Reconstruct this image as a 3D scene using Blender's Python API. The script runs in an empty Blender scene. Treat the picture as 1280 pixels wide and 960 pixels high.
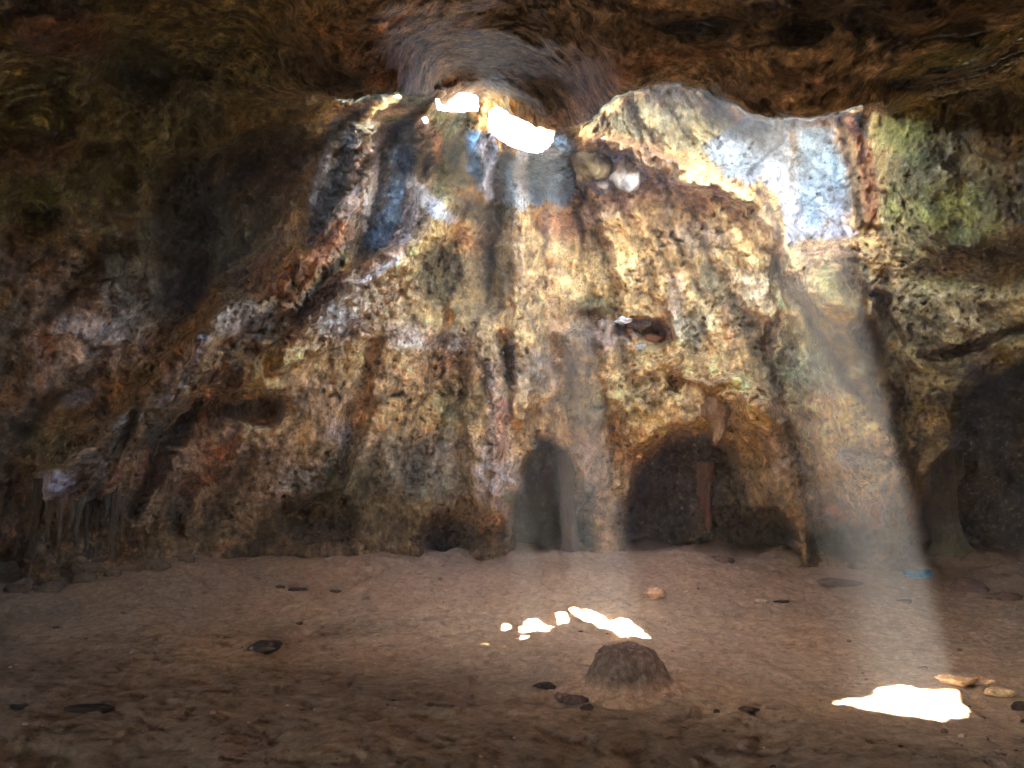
import bpy, math, random
import numpy as np

# ------------------------------------------------------------------ camera, sky, sun, exposure
W, H, F = 1280.0, 960.0, 1005.0          # photo size and focal length in its pixels
HORIZON = 615.0
EYE = 1.6
PITCH = math.atan((HORIZON - 480.0) / F)
SUN_LEAN = math.radians(9.4)             # sun leans to the left of the zenith
SUN_FRONT = math.radians(1.5)            # and a little to the far side

scene = bpy.context.scene
cam_data = bpy.data.cameras.new("camera")
cam_data.sensor_width = 36.0
cam_data.lens = 36.0 * F / W
cam_data.clip_start = 0.05
cam_data.clip_end = 500.0
cam = bpy.data.objects.new("camera", cam_data)
scene.collection.objects.link(cam)
cam.location = (0, 0, EYE)
cam.rotation_euler = (math.pi / 2 + PITCH, 0, 0)
scene.camera = cam

S = np.array([-math.tan(SUN_LEAN), math.tan(SUN_FRONT), 1.0]); S /= np.linalg.norm(S)
sun_el = math.asin(S[2]); sun_az = math.atan2(S[0], S[1])
world = bpy.data.worlds.new("World"); scene.world = world
world.use_nodes = True
nt = world.node_tree
bg = nt.nodes["Background"]
sky = nt.nodes.new("ShaderNodeTexSky")
sky.sky_type = 'NISHITA'; sky.sun_disc = False
sky.sun_elevation = sun_el; sky.sun_rotation = sun_az
nt.links.new(sky.outputs[0], bg.inputs[0])
bg.inputs[1].default_value = 0.15
world.cycles.sampling_method = 'AUTOMATIC'

sl = bpy.data.lights.new("sun", 'SUN'); sl.energy = 5.0; sl.angle = math.radians(0.8)
sl.color = (1.0, 0.95, 0.84)
sun = bpy.data.objects.new("sun", sl); scene.collection.objects.link(sun)
from mathutils import Vector
sun.rotation_euler = Vector(S).to_track_quat('Z', 'Y').to_euler()
sun.location = (0, 0, 30)

scene.view_settings.view_transform = 'Standard'
scene.view_settings.look = 'None'
scene.view_settings.exposure = 6.6
scene.view_settings.gamma = 1.0
scene.render.engine = 'CYCLES'
cy = scene.cycles
cy.max_bounces = 10; cy.diffuse_bounces = 6; cy.glossy_bounces = 1; cy.volume_bounces = 1
cy.transmission_bounces = 1
cy.sample_clamp_indirect = 0.3
cy.use_denoising = True
try:
    cy.denoiser = 'OPENIMAGEDENOISE'
    cy.denoising_input_passes = 'RGB_ALBEDO_NORMAL'
except Exception:
    pass
cy.use_guiding = True; cy.use_surface_guiding = True; cy.use_volume_guiding = False; cy.guiding_training_samples = 48
cy.caustics_reflective = False; cy.caustics_refractive = False

HAZE_DENSITY = 0.0048

# ------------------------------------------------------------------ noise
rng = np.random.RandomState(11)
_perm = rng.permutation(256); _perm = np.concatenate([_perm, _perm, _perm]).astype(np.int32)
_g = rng.normal(size=(256, 3)); _g /= np.linalg.norm(_g, axis=1)[:, None]; _g = _g.astype(np.float32)

def perlin(x, y, z):
    x = np.asarray(x, np.float32); y = np.asarray(y, np.float32); z = np.asarray(z, np.float32)
    xi = np.floor(x).astype(np.int32); yi = np.floor(y).astype(np.int32); zi = np.floor(z).astype(np.int32)
    xf = x - xi; yf = y - yi; zf = z - zi
    xi &= 255; yi &= 255; zi &= 255
    u = xf*xf*xf*(xf*(xf*6-15)+10); v = yf*yf*yf*(yf*(yf*6-15)+10); w = zf*zf*zf*(zf*(zf*6-15)+10)
    def gr(dx, dy, dz):
        h = _perm[_perm[_perm[(xi+dx) & 255] + ((yi+dy) & 255)] + ((zi+dz) & 255)]
        g = _g[h]
        return g[..., 0]*(xf-dx) + g[..., 1]*(yf-dy) + g[..., 2]*(zf-dz)
    a = gr(0,0,0)*(1-u) + gr(1,0,0)*u
    b = gr(0,1,0)*(1-u) + gr(1,1,0)*u
    c = gr(0,0,1)*(1-u) + gr(1,0,1)*u
    d = gr(0,1,1)*(1-u) + gr(1,1,1)*u
    return (a*(1-v) + b*v)*(1-w) + (c*(1-v) + d*v)*w

ROT = np.array([[0.7071,-0.5,0.5],[0.6124,0.7588,-0.2215],[-0.3536,0.4174,0.8371]])
ROT = np.linalg.qr(ROT)[0]
def fbm(p, s, octv=4, off=0.0, gain=0.5):
    t = 0; a = 1.0; p = p@ROT
    for i in range(octv):
        t = t + a*perlin(p[..., 0]*s + off, p[..., 1]*s + off*1.7, p[..., 2]*s - off)
        s *= 2.03; a *= gain; off += 11.3
    return t

def ridged(p, s, octv=3, off=0.0):
    t = 0; a = 1.0; p = p@ROT.T
    for i in range(octv):
        t = t + a*(1 - 2.2*np.abs(perlin(p[..., 0]*s + off, p[..., 1]*s + off*1.7, p[..., 2]*s - off)))
        s *= 2.1; a *= 0.5; off += 7.7
    return t

def sstep(a, b, x):
    t = np.clip((x - a) / (b - a), 0, 1)
    return t*t*(3 - 2*t)

def lin(c):
    c = np.asarray(c, float) / 255.0
    return np.where(c <= 0.04045, c/12.92, ((c + 0.055)/1.055)**2.4)

# ------------------------------------------------------------------ pixel <-> direction
cp, sp = math.cos(PITCH), math.sin(PITCH)
def pix_dir(u, v):
    a = (np.asarray(u, float) - W/2)/F; b = (H/2 - np.asarray(v, float))/F
    d = np.stack([a, cp - b*sp, sp + b*cp], -1)
    return d/np.linalg.norm(d, axis=-1)[..., None]
def dir_pix(d):
    f = d[..., 1]*cp + d[..., 2]*sp
    up = -d[..., 1]*sp + d[..., 2]*cp
    ok = f > 0.05
    f = np.where(ok, f, 1)
    return np.where(ok, W/2 + F*d[..., 0]/f, -9e3), np.where(ok, H/2 - F*up/f, -9e3)

# ------------------------------------------------------------------ scene helpers
def link(o): scene.collection.objects.link(o); return o
def set_cols(me, cols):
    at = me.color_attributes.new("rock_tint", 'FLOAT_COLOR', 'POINT')
    c4 = np.ones((len(me.vertices), 4), np.float32); c4[:, :3] = cols
    at.data.foreach_set("color", c4.ravel())
def np_mesh(name, verts, quads, cols=None, mat=None, tris=None):
    me = bpy.data.meshes.new(name)
    nv = len(verts); me.vertices.add(nv)
    me.vertices.foreach_set("co", np.asarray(verts, np.float32).ravel())
    nq = len(quads)
    me.loops.add(nq*4); me.polygons.add(nq)
    me.loops.foreach_set("vertex_index", np.asarray(quads, np.int32).ravel())
    me.polygons.foreach_set("loop_start", np.arange(0, nq*4, 4, dtype=np.int32))
    me.polygons.foreach_set("loop_total", np.full(nq, 4, np.int32))
    me.polygons.foreach_set("use_smooth", np.ones(nq, bool))
    me.update(calc_edges=True); me.validate()
    if cols is not None: set_cols(me, cols)
    o = link(bpy.data.objects.new(name, me))
    if mat: me.materials.append(mat)
    return o
def compact(verts, quads, cols):
    used = np.unique(quads); m = np.full(len(verts), -1, np.int64); m[used] = np.arange(len(used))
    return verts[used], m[quads], cols[used]
def tag(o, label, cat, group=None):
    o["label"] = label; o["category"] = cat
    if group: o["group"] = group
    return o
def struct(o, kind='structure'):
    o["kind"] = kind; return o

# ------------------------------------------------------------------ materials
def rock_material(name, grain=0.5, scale=7.0, bump=0.8, dist=0.05, pits=0.6, stretch=0.35, rough=0.9):
    m = bpy.data.materials.new(name); m.use_nodes = True
    n = m.node_tree; L = n.links; N = n.nodes
    b = N["Principled BSDF"]; b.inputs["Roughness"].default_value = rough
    b.inputs["Specular IOR Level"].default_value = 0.3
    at = N.new("ShaderNodeVertexColor"); at.layer_name = "rock_tint"
    tc = N.new("ShaderNodeTexCoord")
    mp = N.new("ShaderNodeMapping"); mp.inputs["Scale"].default_value = (1, 1, stretch)
    L.new(tc.outputs["Object"], mp.inputs["Vector"])
    mp.inputs["Rotation"].default_value = (0.0, 0.0, 0.9)
    mo = N.new("ShaderNodeMapping"); mo.inputs["Rotation"].default_value = (0.7, 0.5, 0.9)
    L.new(tc.outputs["Object"], mo.inputs["Vector"])
    def noise(sc, det, ro, vec, di=0.0):
        q = N.new("ShaderNodeTexNoise"); q.inputs["Scale"].default_value = sc; q.inputs["Detail"].default_value = det
        q.inputs["Roughness"].default_value = ro; q.inputs["Distortion"].default_value = di
        L.new(vec, q.inputs["Vector"]); return q.outputs["Fac"]
    def ramp(f, p0, p1, c0, c1):
        q = N.new("ShaderNodeValToRGB"); q.color_ramp.elements[0].position = p0; q.color_ramp.elements[1].position = p1
        q.color_ramp.elements[0].color = tuple(c0) + (1,); q.color_ramp.elements[1].color = tuple(c1) + (1,)
        L.new(f, q.inputs["Fac"]); return q.outputs["Color"]
    def mul(a_, b_, k=1.0):
        q = N.new("ShaderNodeMixRGB"); q.blend_type = 'MULTIPLY'
        if isinstance(k, float): q.inputs[0].default_value = k
        else: L.new(k, q.inputs[0])
        L.new(a_, q.inputs[1]); L.new(b_, q.inputs[2]); return q.outputs[0]
    obj_v, str_v = mo.outputs["Vector"], mp.outputs["Vector"]
    A = noise(scale, 10, 0.74, obj_v, 0.0)
    B = noise(scale*1.8, 6, 0.65, str_v, 0.0)
    Cc = noise(scale*0.22, 3, 0.5, obj_v)
    G = noise(scale*7, 4, 0.7, obj_v)
    g = grain
    c = mul(at.outputs["Color"], ramp(A, 0.36, 0.64, (1-g*.9, 1-g*.92, 1-g*.94), (1+g*.6, 1+g*.58, 1+g*.52)))
    c = mul(c, ramp(B, 0.38, 0.62, (1-g*.6,)*3, (1+g*.4,)*3))
    c = mul(c, ramp(G, 0.38, 0.62, (1-g*.45,)*3, (1+g*.35,)*3))
    vo = N.new("ShaderNodeTexVoronoi"); vo.inputs["Scale"].default_value = scale*1.9
    L.new(obj_v, vo.inputs["Vector"])
    pit_mask = ramp(Cc, 0.45, 0.58, (0, 0, 0), (pits,)*3)
    pitc = ramp(vo.outputs["Distance"], 0.12, 0.30, (0.30, 0.27, 0.24), (1, 1, 1))
    sepm = N.new("ShaderNodeSeparateColor"); L.new(pit_mask, sepm.inputs[0])
    c = mul(c, pitc, sepm.outputs[0])
    L.new(c, b.inputs["Base Color"])
    def mad(a_, k_, c_):
        q = N.new("ShaderNodeMath"); q.operation = 'MULTIPLY_ADD'; L.new(a_, q.inputs[0])
        if isinstance(k_, float): q.inputs[1].default_value = k_
        else: L.new(k_, q.inputs[1])
        if c_ is None: q.inputs[2].default_value = 0
        else: L.new(c_, q.inputs[2])
        return q.outputs[0]
    vm = N.new("ShaderNodeMath"); vm.operation = 'MINIMUM'; vm.inputs[1].default_value = 0.32; L.new(vo.outputs["Distance"], vm.inputs[0])
    hgt = mad(A, 1.0, None); hgt = mad(B, 0.45, hgt); hgt = mad(G, 0.12, hgt); hgt = mad(vm.outputs[0], sepm.outputs[0], hgt)
    bp = N.new("ShaderNodeBump"); bp.inputs["Strength"].default_value = bump; bp.inputs["Distance"].default_value = dist
    L.new(hgt, bp.inputs["Height"]); L.new(bp.outputs["Normal"], b.inputs["Normal"])
    return m
M_wall = rock_material("weathered limestone", 0.5, 7.0, 1.0, 0.10, 0.8)
M_ceil = rock_material("ceiling limestone", 0.75, 5.0, 1.0, 0.14, 1.0, 1.0)
M_floor = rock_material("trodden cave earth", 0.30, 8.0, 1.0, 0.07, 0.15, 1.0)
M_stone = rock_material("loose limestone", 0.4, 14.0, 0.9, 0.04, 0.5, 0.5)

# ------------------------------------------------------------------ cave floor height
def floor_h(x, y):
    x = np.asarray(x, float); y = np.asarray(y, float)
    h = 0.5*sstep(8.8, 13.6, y)*(1 - 0.0*x)
    h = h + 0.10*np.exp(-((x - 2.6)/1.7)**2 - ((y - 12.2)/1.0)**2)
    h = h + 0.12*np.exp(-((x + 5.6)/1.6)**2 - ((y - 12.3)/1.2)**2)
    h = h + 0.09*np.exp(-(((x - 1.03)/0.50)**2 + ((y - 6.70)/0.36)**2)**1.1)
    h = h + 0.10*np.exp(-((x - 6.0)/0.5)**2 - ((y - 12.4)/0.5)**2)
    return h

def floor_hit(u, v):
    d = pix_dir(u, v); t = EYE/max(1e-3, -d[2]) if d[2] < 0 else 40.0
    t = 2.0
    while t < 60:
        p = d*t
        if EYE + p[2] <= floor_h(p[0], p[1]): break
        t += 0.01
    return np.array([p[0], p[1], EYE + p[2]])

# ------------------------------------------------------------------ cave shell: a wall wrapped all round the chamber
# wall depth Y (metres forward of the tripod) at places of the wall
WALL_PTS = [
 (650,100,9.2),(560,120,9.3),(570,130,9.9),(570,160,10.5),(618,148,10.2),(650,168,9.85),(690,176,9.5),(650,195,10.4),(700,205,10.4),(650,230,11.3),(650,300,11.8),(650,400,12.2),(650,500,12.6),(650,600,13.1),(650,690,13.5),(650,760,13.8),
 (450,150,9.9),(430,250,10.9),(420,350,11.3),(400,450,11.7),(400,550,12.2),(400,690,13.0),(400,760,13.2),
 (300,200,9.4),(280,300,9.9),(280,400,10.6),(240,500,11.2),(200,600,11.8),(250,690,12.8),(250,760,13.0),
 (100,200,8.4),(100,300,8.9),(80,400,9.5),(80,500,10.1),(60,600,10.8),(60,700,11.5),(60,780,11.7),
 (-120,200,7.4),(-150,400,8.2),(-150,600,9.0),(-150,760,9.6),(-500,300,5.0),(-500,600,5.8),(-500,800,6.2),
 (850,130,10.6),(900,200,10.7),(820,250,10.9),(850,330,11.4),(850,420,11.9),(850,520,12.6),(850,620,13.2),(850,700,13.8),(850,760,14.0),
 (1000,180,10.4),(1000,240,10.4),(1030,330,10.3),(1040,420,10.8),(1060,520,11.4),(1070,600,11.8),(1080,700,12.3),(1080,770,12.5),
 (1180,180,8.6),(1180,300,9.2),(1180,400,9.8),(1180,500,10.6),(1200,600,11.4),(1200,720,12.2),(1200,790,12.4),
 (1300,200,7.8),(1300,300,8.3),(1300,400,9.0),(1300,500,10.0),(1300,740,11.8),(1500,300,7.4),(1500,600,9.0),(1500,800,10.0),(1900,500,5.0),(1900,800,5.6),
]
CEIL_PTS = [
 (100,100,7.6),(100,0,6.4),(100,-150,5.0),(-150,100,6.4),(-150,0,5.6),(-500,100,4.6),(-400,-200,4.2),
 (300,100,8.6),(300,0,6.6),(300,-150,5.0),(450,108,6.7),(405,108,6.9),(495,108,7.0),(545,104,8.9),(450,60,6.3),(450,-100,5.4),
 (580,105,9.4),(580,50,7.4),(600,0,6.2),(600,-150,4.7),(700,120,8.5),(700,160,9.0),(640,122,9.3),(600,100,9.2),(640,92,8.7),(680,132,8.9),(640,62,7.8),(560,80,8.6),(700,60,6.9),
 (760,110,6.3),(850,100,5.9),(850,40,5.2),(850,-100,4.2),(930,135,5.6),(1000,150,5.45),(1000,90,5.0),(1000,0,4.4),(1000,-150,3.7),
 (1090,130,5.7),(1150,110,6.2),(1150,50,5.1),(1200,0,4.6),(1200,-150,3.8),(1300,60,5.6),(1300,-100,4.3),(1500,100,5.2),(1500,-100,4.4),(1900,100,4.2),
]
def rbf(pts):
    P = np.array(pts, float); X = P[:, :2]/100.0
    D = np.sqrt(((X[:, None]-X[None])**2).sum(-1) + 0.15)
    A = np.block([[D, np.ones((len(X), 1))], [np.ones((1, len(X))), np.zeros((1, 1))]])
    c = np.linalg.solve(A, np.concatenate([P[:, 2], [0]]))
    def f(u, v):
        u = np.clip(u, -900, 2200)/100.0; v = np.clip(v, -500, 900)/100.0
        out = np.full(u.shape, c[-1])
        for k in range(len(X)):
            out += c[k]*np.sqrt((u-X[k, 0])**2 + (v-X[k, 1])**2 + 0.15)
        return out
    return f
fW, fC = rbf(WALL_PTS), rbf(CEIL_PTS)

# the lower edge of the ceiling, and how sharply it breaks (px)
LIP = np.array([(-600,150),(0,120),(200,110),(395,122),(430,128),(470,124),(510,120),(535,112),(600,105),(660,130),(705,160),(735,150),(765,124),(800,110),(840,104),(880,110),(905,128),(940,146),(975,153),(1010,152),(1045,142),(1085,134),(1110,140),(1160,110),(1230,90),(1300,60),(2200,60)], float)
SOFT = np.array([(-600,90),(385,40),(408,12),(420,1.2),(518,1.2),(530,10),(560,20),(600,20),(680,14),(712,6),(740,1.2),(1070,1.2),(1100,10),(1150,34),(1300,60),(2200,90)], float)

def grid_angles():
    az = [0.0]
    def build(lo, hi, core, d0, dmax, grow):
        a = core[0]; c = [a]
        while a < core[1]: a += d0; c.append(a)
        d = d0; x = c[-1]
        while x < hi: d = min(dmax, d*grow); x += d; c.append(x)
        d = d0; x = c[0]; pre = []
        while x > lo: d = min(dmax, d*grow); x -= d; pre.append(x)
        return np.array(pre[::-1] + c)
    A = build(-180, 180, (-35.5, 35.5), 0.066, 3.0, 1.06)
    A = (A - A[0])*0 + A
    A = A[(A > -180) & (A < 180)]
    E = build(-60, 88, (-8.0, 34.5), 0.066, 2.5, 1.06)
    E = E[(E > -60) & (E < 88)]
    return np.radians(A), np.radians(E)

AZ, EL = grid_angles()
AA, EE = np.meshgrid(AZ, EL)
D = np.stack([np.sin(AA)*np.cos(EE), np.cos(AA)*np.cos(EE), np.sin(EE)], -1)
U, V = dir_pix(D)
nr, nc = U.shape
print("shell grid", nr, nc)

yw = fW(U, V); yc = fC(U, V)
# ragged lip
Pn = D*9.0
rag = 10*fbm(Pn, 0.9, 4, 3.0) + 9*fbm(Pn, 3.0, 4, 9.0, 0.6)
lipv = np.interp(U, LIP[:, 0], LIP[:, 1]); soft = np.interp(U, SOFT[:, 0], SOFT[:, 1])
wl = sstep(-0.5, 0.5, (V + rag*0.8 - lipv)/soft)      # 0 ceiling, 1 wall
Y = yc*(1-wl) + yw*wl
Y = np.clip(Y, 2.5, 22)
r_front = Y/np.clip(D[..., 1], 0.3, None)
# dome for the rest of the chamber
nn = 3.0
r_dome = (np.abs(D[..., 0]/10.5)**nn + np.abs(D[..., 1]/13.0)**nn + np.abs(np.clip(D[..., 2], 0, None)/3.3)**nn + np.abs(np.clip(-D[..., 2], 0, None)/8.0)**nn)**(-1/nn)
wf = (1 - sstep(math.radians(40), math.radians(68), np.abs(AA)))*(1 - sstep(math.radians(36), math.radians(52), EE))
R0 = r_front*wf + r_dome*(1-wf)

# ------------------------------------------------------------------ sculpting strokes in wall coordinates
P0 = D*R0[..., None]
wu = 13*fbm(P0, 0.9, 3, 1.0) + 9*fbm(P0, 3.0, 4, 5.0, 0.6)
wv = 13*fbm(P0, 0.9, 3, 31.0) + 9*fbm(P0, 3.0, 4, 45.0, 0.6)
UW, VW = U + wu, V + wv
UWf, VWf = (UW + 6*fbm(P0, 7.0, 3, 15.0)).ravel(), (VW + 6*fbm(P0, 7.0, 3, 25.0)).ravel()
def near(x0, x1, y0, y1):
    # rows/cols are close to v/u: a flat boolean pick
    return np.nonzero((UWf > x0) & (UWf < x1) & (VWf > y0) & (VWf < y1))[0]
def ell(cx, cy, rx, ry, rot=0, feather=0.35):
    m = max(rx, ry)*(1+feather) + 4
    i = near(cx-m, cx+m, cy-m, cy+m)
    a = math.radians(rot); x = UWf[i]-cx; y = VWf[i]-cy
    xr = (x*math.cos(a) + y*math.sin(a))/rx; yr = (-x*math.sin(a) + y*math.cos(a))/ry
    q = np.sqrt(xr*xr + yr*yr)
    return i, 1 - sstep(1-feather, 1+feather, q)
def line(pts, w, feather=0.6):
    P = np.array(pts, float); wmax = np.max(w)
    i = near(P[:, 0].min()-2*wmax, P[:, 0].max()+2*wmax, P[:, 1].min()-2*wmax, P[:, 1].max()+2*wmax)
    x, y = UWf[i], VWf[i]; best = np.full(len(i), 1e9)
    ws = np.full(len(P), w, float) if np.isscalar(w) else np.array(w, float)
    for k in range(len(P)-1):
        a, b = P[k], P[k+1]; ab = b-a; t = np.clip(((x-a[0])*ab[0] + (y-a[1])*ab[1])/(ab@ab), 0, 1)
        d = np.hypot(x-a[0]-t*ab[0], y-a[1]-t*ab[1])/(ws[k]*(1-t) + ws[k+1]*t)
        best = np.minimum(best, d)
    return i, 1 - sstep(1-feather, 1+feather, best)
def poly(pts, feather=4):
    P = np.array(pts, float)
    i = near(P[:, 0].min()-2*feather, P[:, 0].max()+2*feather, P[:, 1].min()-2*feather, P[:, 1].max()+2*feather)
    x, y = UWf[i], VWf[i]; ins = np.zeros(len(i), bool); dist = np.full(len(i), 1e9)
    for k in range(len(P)):
        a, b = P[k], P[(k+1) % len(P)]; ab = b-a
        t = np.clip(((x-a[0])*ab[0] + (y-a[1])*ab[1])/(ab@ab), 0, 1)
        dist = np.minimum(dist, np.hypot(x-a[0]-t*ab[0], y-a[1]-t*ab[1]))
        c = ((a[1] > y) != (b[1] > y)) & (x < (b[0]-a[0])*(y-a[1])/((b[1]-a[1]) or 1e-9) + a[0])
        ins ^= c
    sd = np.where(ins, dist, -dist)
    return i, sstep(-feather, feather, sd)

# ---- relief: + goes back into the rock, - swells towards the chamber (metres)
dR = np.zeros(nr*nc)
def sculpt(sel, amt): i, m = sel; dR[i] += m*amt
RELIEF = [
 (poly([(190,205),(280,185),(375,165),(405,190),(372,285),(292,372),(212,402),(182,300)], 14), 1.15),
 (poly([(205,515),(290,484),(352,490),(350,522),(300,542),(262,600),(190,665),(160,650)], 9), 0.62),
 (poly([(60,560),(130,520),(165,520),(140,600),(110,630),(50,630)], 10), -0.35),
 (line([(460,165),(440,250),(400,320),(320,385),(240,450),(150,540),(70,600)], [12,20,24,24,22,20,16]), -0.9),
 (line([(560,262),(520,320),(470,360),(400,410),(360,450)], [14,22,24,22,14]), -0.62),
 (line([(968,330),(975,400),(985,480),(1008,560),(1020,640)], [7,9,10,10,8]), 0.62),
 (line([(1040,340),(1062,420),(1085,520),(1105,620)], [26,40,44,34]), -0.62),
 (line([(1105,380),(1125,460),(1122,540)], [8,14,10]), 0.65),
 (line([(700,430),(690,500),(665,545)], [10,14,12]), 0.3), (line([(560,400),(545,500),(520,600)], [9,14,14]), 0.35), (line([(470,430),(440,520),(410,600)], [9,14,14]), 0.35),
 (line([(600,420),(600,520),(606,640)], [18,20,18]), -0.6),
 (poly([(770,500),(840,470),(930,470),(985,520),(960,545),(900,530),(840,535),(790,570)], 9), -0.65),
 (poly([(1128,640),(1146,612),(1168,588),(1184,562),(1196,490),(1232,458),(1275,442),(1420,400),(1420,860),(1128,860)], 5), 5.0),
 (poly([(640,760),(642,640),(655,575),(672,545),(688,545),(700,560),(722,600),(735,640),(742,760)], 6), 2.6),
 (poly([(772,760),(780,640),(800,585),(835,550),(880,542),(912,560),(925,600),(935,640),(975,640),(992,665),(1000,760)], 7), 3.4),
 (ell(905,560,45,18,10,0.5), 0.6),
 (ell(555,672,30,26), 1.5), (ell(398,648,40,28,0), 1.4), (ell(322,508,36,20,8), 1.0), (ell(290,500,40,16,-15,0.6), 0.25),
 (ell(806,413,30,14,8), 0.9), (ell(752,405,36,14,0,0.7), 0.2), (line([(964,392),(958,440),(962,478)], [3,8,3]), 0.7), (ell(1090,428,16,30,-25), 0.5),
 (poly([(-200,600),(20,590),(32,640),(30,700),(20,760),(-200,800)], 8), 2.2), (ell(112,672,56,34,0,0.5), 1.2),
 (ell(165,88,42,32,20,0.5), 0.5), (ell(75,45,52,34,10,0.6), -0.45), (ell(410,95,42,20,20,0.4), 0.7), (ell(50,195,45,22,0,0.5), -0.25),
 (ell(232,290,38,88,4,0.35), 0.8), (ell(322,240,44,80,12,0.4), 0.65), (line([(272,205),(278,350)], 9), -0.5),
 (ell(570,345,42,48,0,0.4), 0.35), (ell(620,330,25,60,0,0.5), 0.2), (ell(735,300,45,28,15,0.6), 0.18),
 (ell(1205,280,75,52,10,0.6), -0.45), (ell(1145,215,48,36,0,0.6), -0.3), (ell(1235,130,45,26,-10,0.5), 0.35), (ell(1225,340,90,24,-5,0.6), 0.3),
 (line([(1120,108),(1165,104),(1225,86),(1285,56)], [3,7,7,10]), 0.45), (line([(1160,442),(1220,430),(1282,408)], 6), 0.4), (line([(1085,300),(1130,360),(1200,380)], 14), 0.12),
 (line([(420,140),(395,230),(380,300)], [10,16,8]), 0.08), (line([(495,165),(500,250),(470,310)], [14,20,12]), 0.1), (line([(560,150),(570,220)], 16), 0.15),
 (line([(455,170),(440,250),(410,310),(345,375),(270,420),(215,500),(120,600)], [10,18,18,14,14,12,12]), -0.35),
 (line([(545,255),(500,320),(430,360),(385,400),(330,430)], [18,16,14,14,10]), -0.3),
 (line([(425,345),(375,385),(365,400)], [8,8,10]), 0.35),
 (line([(170,520),(140,570),(105,640)], [6,9,9]), 0.35), (line([(200,540),(170,640)], 9), 0.3), (line([(250,500),(205,560),(165,640)], [8,14,10]), 0.35),
 (line([(240,600),(225,660)], 8), 0.3), (line([(300,470),(250,490),(215,530)], [6,9,7]), 0.25),
 (line([(655,255),(660,400),(650,520)], [14,18,14]), -0.25), (line([(612,400),(618,480),(622,560),(628,640)], [9,9,10,14]), -0.22), (line([(636,420),(632,470)], 10), 0.3),
 (line([(720,430),(728,520),(730,600)], [16,20,26]), -0.35), (line([(850,360),(840,430)], 12), -0.12),
 (line([(840,455),(790,470),(745,520)], [14,12,10]), -0.25), (line([(840,455),(900,470),(960,500)], [14,16,14]), -0.25), (ell(840,480,12,14), 0.35),
 (line([(940,230),(975,300),(1010,345),(1060,380)], [16,18,20,26]), -0.4), (line([(760,180),(850,210),(930,235)], [10,18,20]), -0.5),
 (line([(1045,370),(1060,470),(1085,560),(1100,640)], [26,40,45,34]), -0.45), (line([(1060,565),(1130,575)], [3,5]), 0.25), (line([(1035,598),(1085,604)], [3,5]), 0.2),
 (line([(945,520),(975,600),(1010,690)], [20,24,16]), -0.35), (line([(900,500),(960,520)], 10), -0.3),
 (ell(1050,680,34,26,0,0.4), 0.6), (line([(1092,620),(1104,705)], [9,12]), -0.45), (line([(1120,640),(1112,705)], [5,6]), -0.3), (line([(1075,640),(1078,700)], [4,5]), -0.2),
 (poly([(745,166),(775,130),(820,108),(890,108),(935,150),(1085,140),(1092,290),(1040,306),(990,312),(960,262),(900,222),(820,190)], 6), 0.7),
 (line([(985,170),(992,300)], 8), -0.15), (line([(1060,150),(1078,280)], 12), -0.3),
 (ell(512,210,14,22), 0.2), (ell(350,205,30,26), -0.2),
]
for s_, a_ in RELIEF: sculpt(s_, a_*(1.5 if abs(a_) < 0.6 else 1.0))

# broken blocks and scoops of the roof and the left wall
rb = np.random.RandomState(21)
for k in range(150):
    if k < 90: cx_, cy_, sx, sy = rb.uniform(-60, 1340), rb.uniform(-40, 108), rb.uniform(18, 62), rb.uniform(8, 22)
    else: cx_, cy_, sx, sy = rb.uniform(-60, 360), rb.uniform(90, 480), rb.uniform(16, 48), rb.uniform(12, 40)
    if 520 < cx_ < 1100 and cy_ > 80: continue
    sculpt(ell(cx_, cy_, sx, sy, rb.uniform(-30, 20), rb.uniform(0.25, 0.7)), rb.choice([-1, 1])*rb.uniform(0.12, 0.34))
Pw = D*(R0 + dR.reshape(nr, nc))[..., None]
# natural relief: big swells, lumps, vertical flow ribs, pits
wallness = sstep(0.2, 0.9, wl)
big = 0.26*fbm(Pw, 0.45, 3, 2.0)
mid = 0.22*fbm(Pw, 1.5, 4, 8.0)
Pr = Pw@ROT
warpn = fbm(Pw, 1.1, 3, 17.0)[..., None]
Pc = Pw*np.array([1.0, 1.0, 0.7]) + warpn*np.array([0.5, 0.3, 0.6])
lump = -0.085*ridged(Pw, 1.9, 4, 4.0)
cn = np.abs(perlin(Pc[..., 0]*0.85, Pc[..., 1]*0.85, Pc[..., 2]*1.5 + 5)); cn2 = np.abs(perlin(Pc[..., 0]*2.2 + 9, Pc[..., 1]*2.2, Pc[..., 2]*2.8))
cm = sstep(-0.15, 0.25, fbm(Pw, 0.7, 2, 27.0))
crack = 0.10*np.exp(-(cn/0.035)**2)*cm + 0.03*np.exp(-(cn2/0.06)**2)*(1-cm*0.5)
hol = 0.09*sstep(0.22, 0.5, perlin(Pw[..., 0]*2.4 + 3, Pw[..., 1]*2.4, Pw[..., 2]*2.9))
Pf = Pw*np.array([1.0, 1.0, 0.16])
rib = 0.14*fbm(Pf, 3.2, 3, 14.0)*wallness
small = 0.055*fbm(Pw, 5.5, 4, 20.0, 0.62)
pn = perlin(Pr[..., 0]*11, Pr[..., 1]*11, Pr[..., 2]*11)
pn2 = perlin(Pr[..., 0]*21 + 4, Pr[..., 1]*21, Pr[..., 2]*21)
pits = 0.035*sstep(0.16, 0.36, pn2)*sstep(-0.3, 0.15, fbm(Pw, 0.9, 2, 57.0)) + 0.07*sstep(0.17, 0.36, pn)*sstep(-0.2, 0.3, fbm(Pw, 1.2, 2, 37.0))
TH = np.arctan2(UW - 690, VW + 60); RHO = np.hypot(UW - 690, VW + 60)
fanmask = wallness*sstep(1.15, 0.85, np.abs(TH + 0.05))*sstep(90, 260, RHO)
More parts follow.
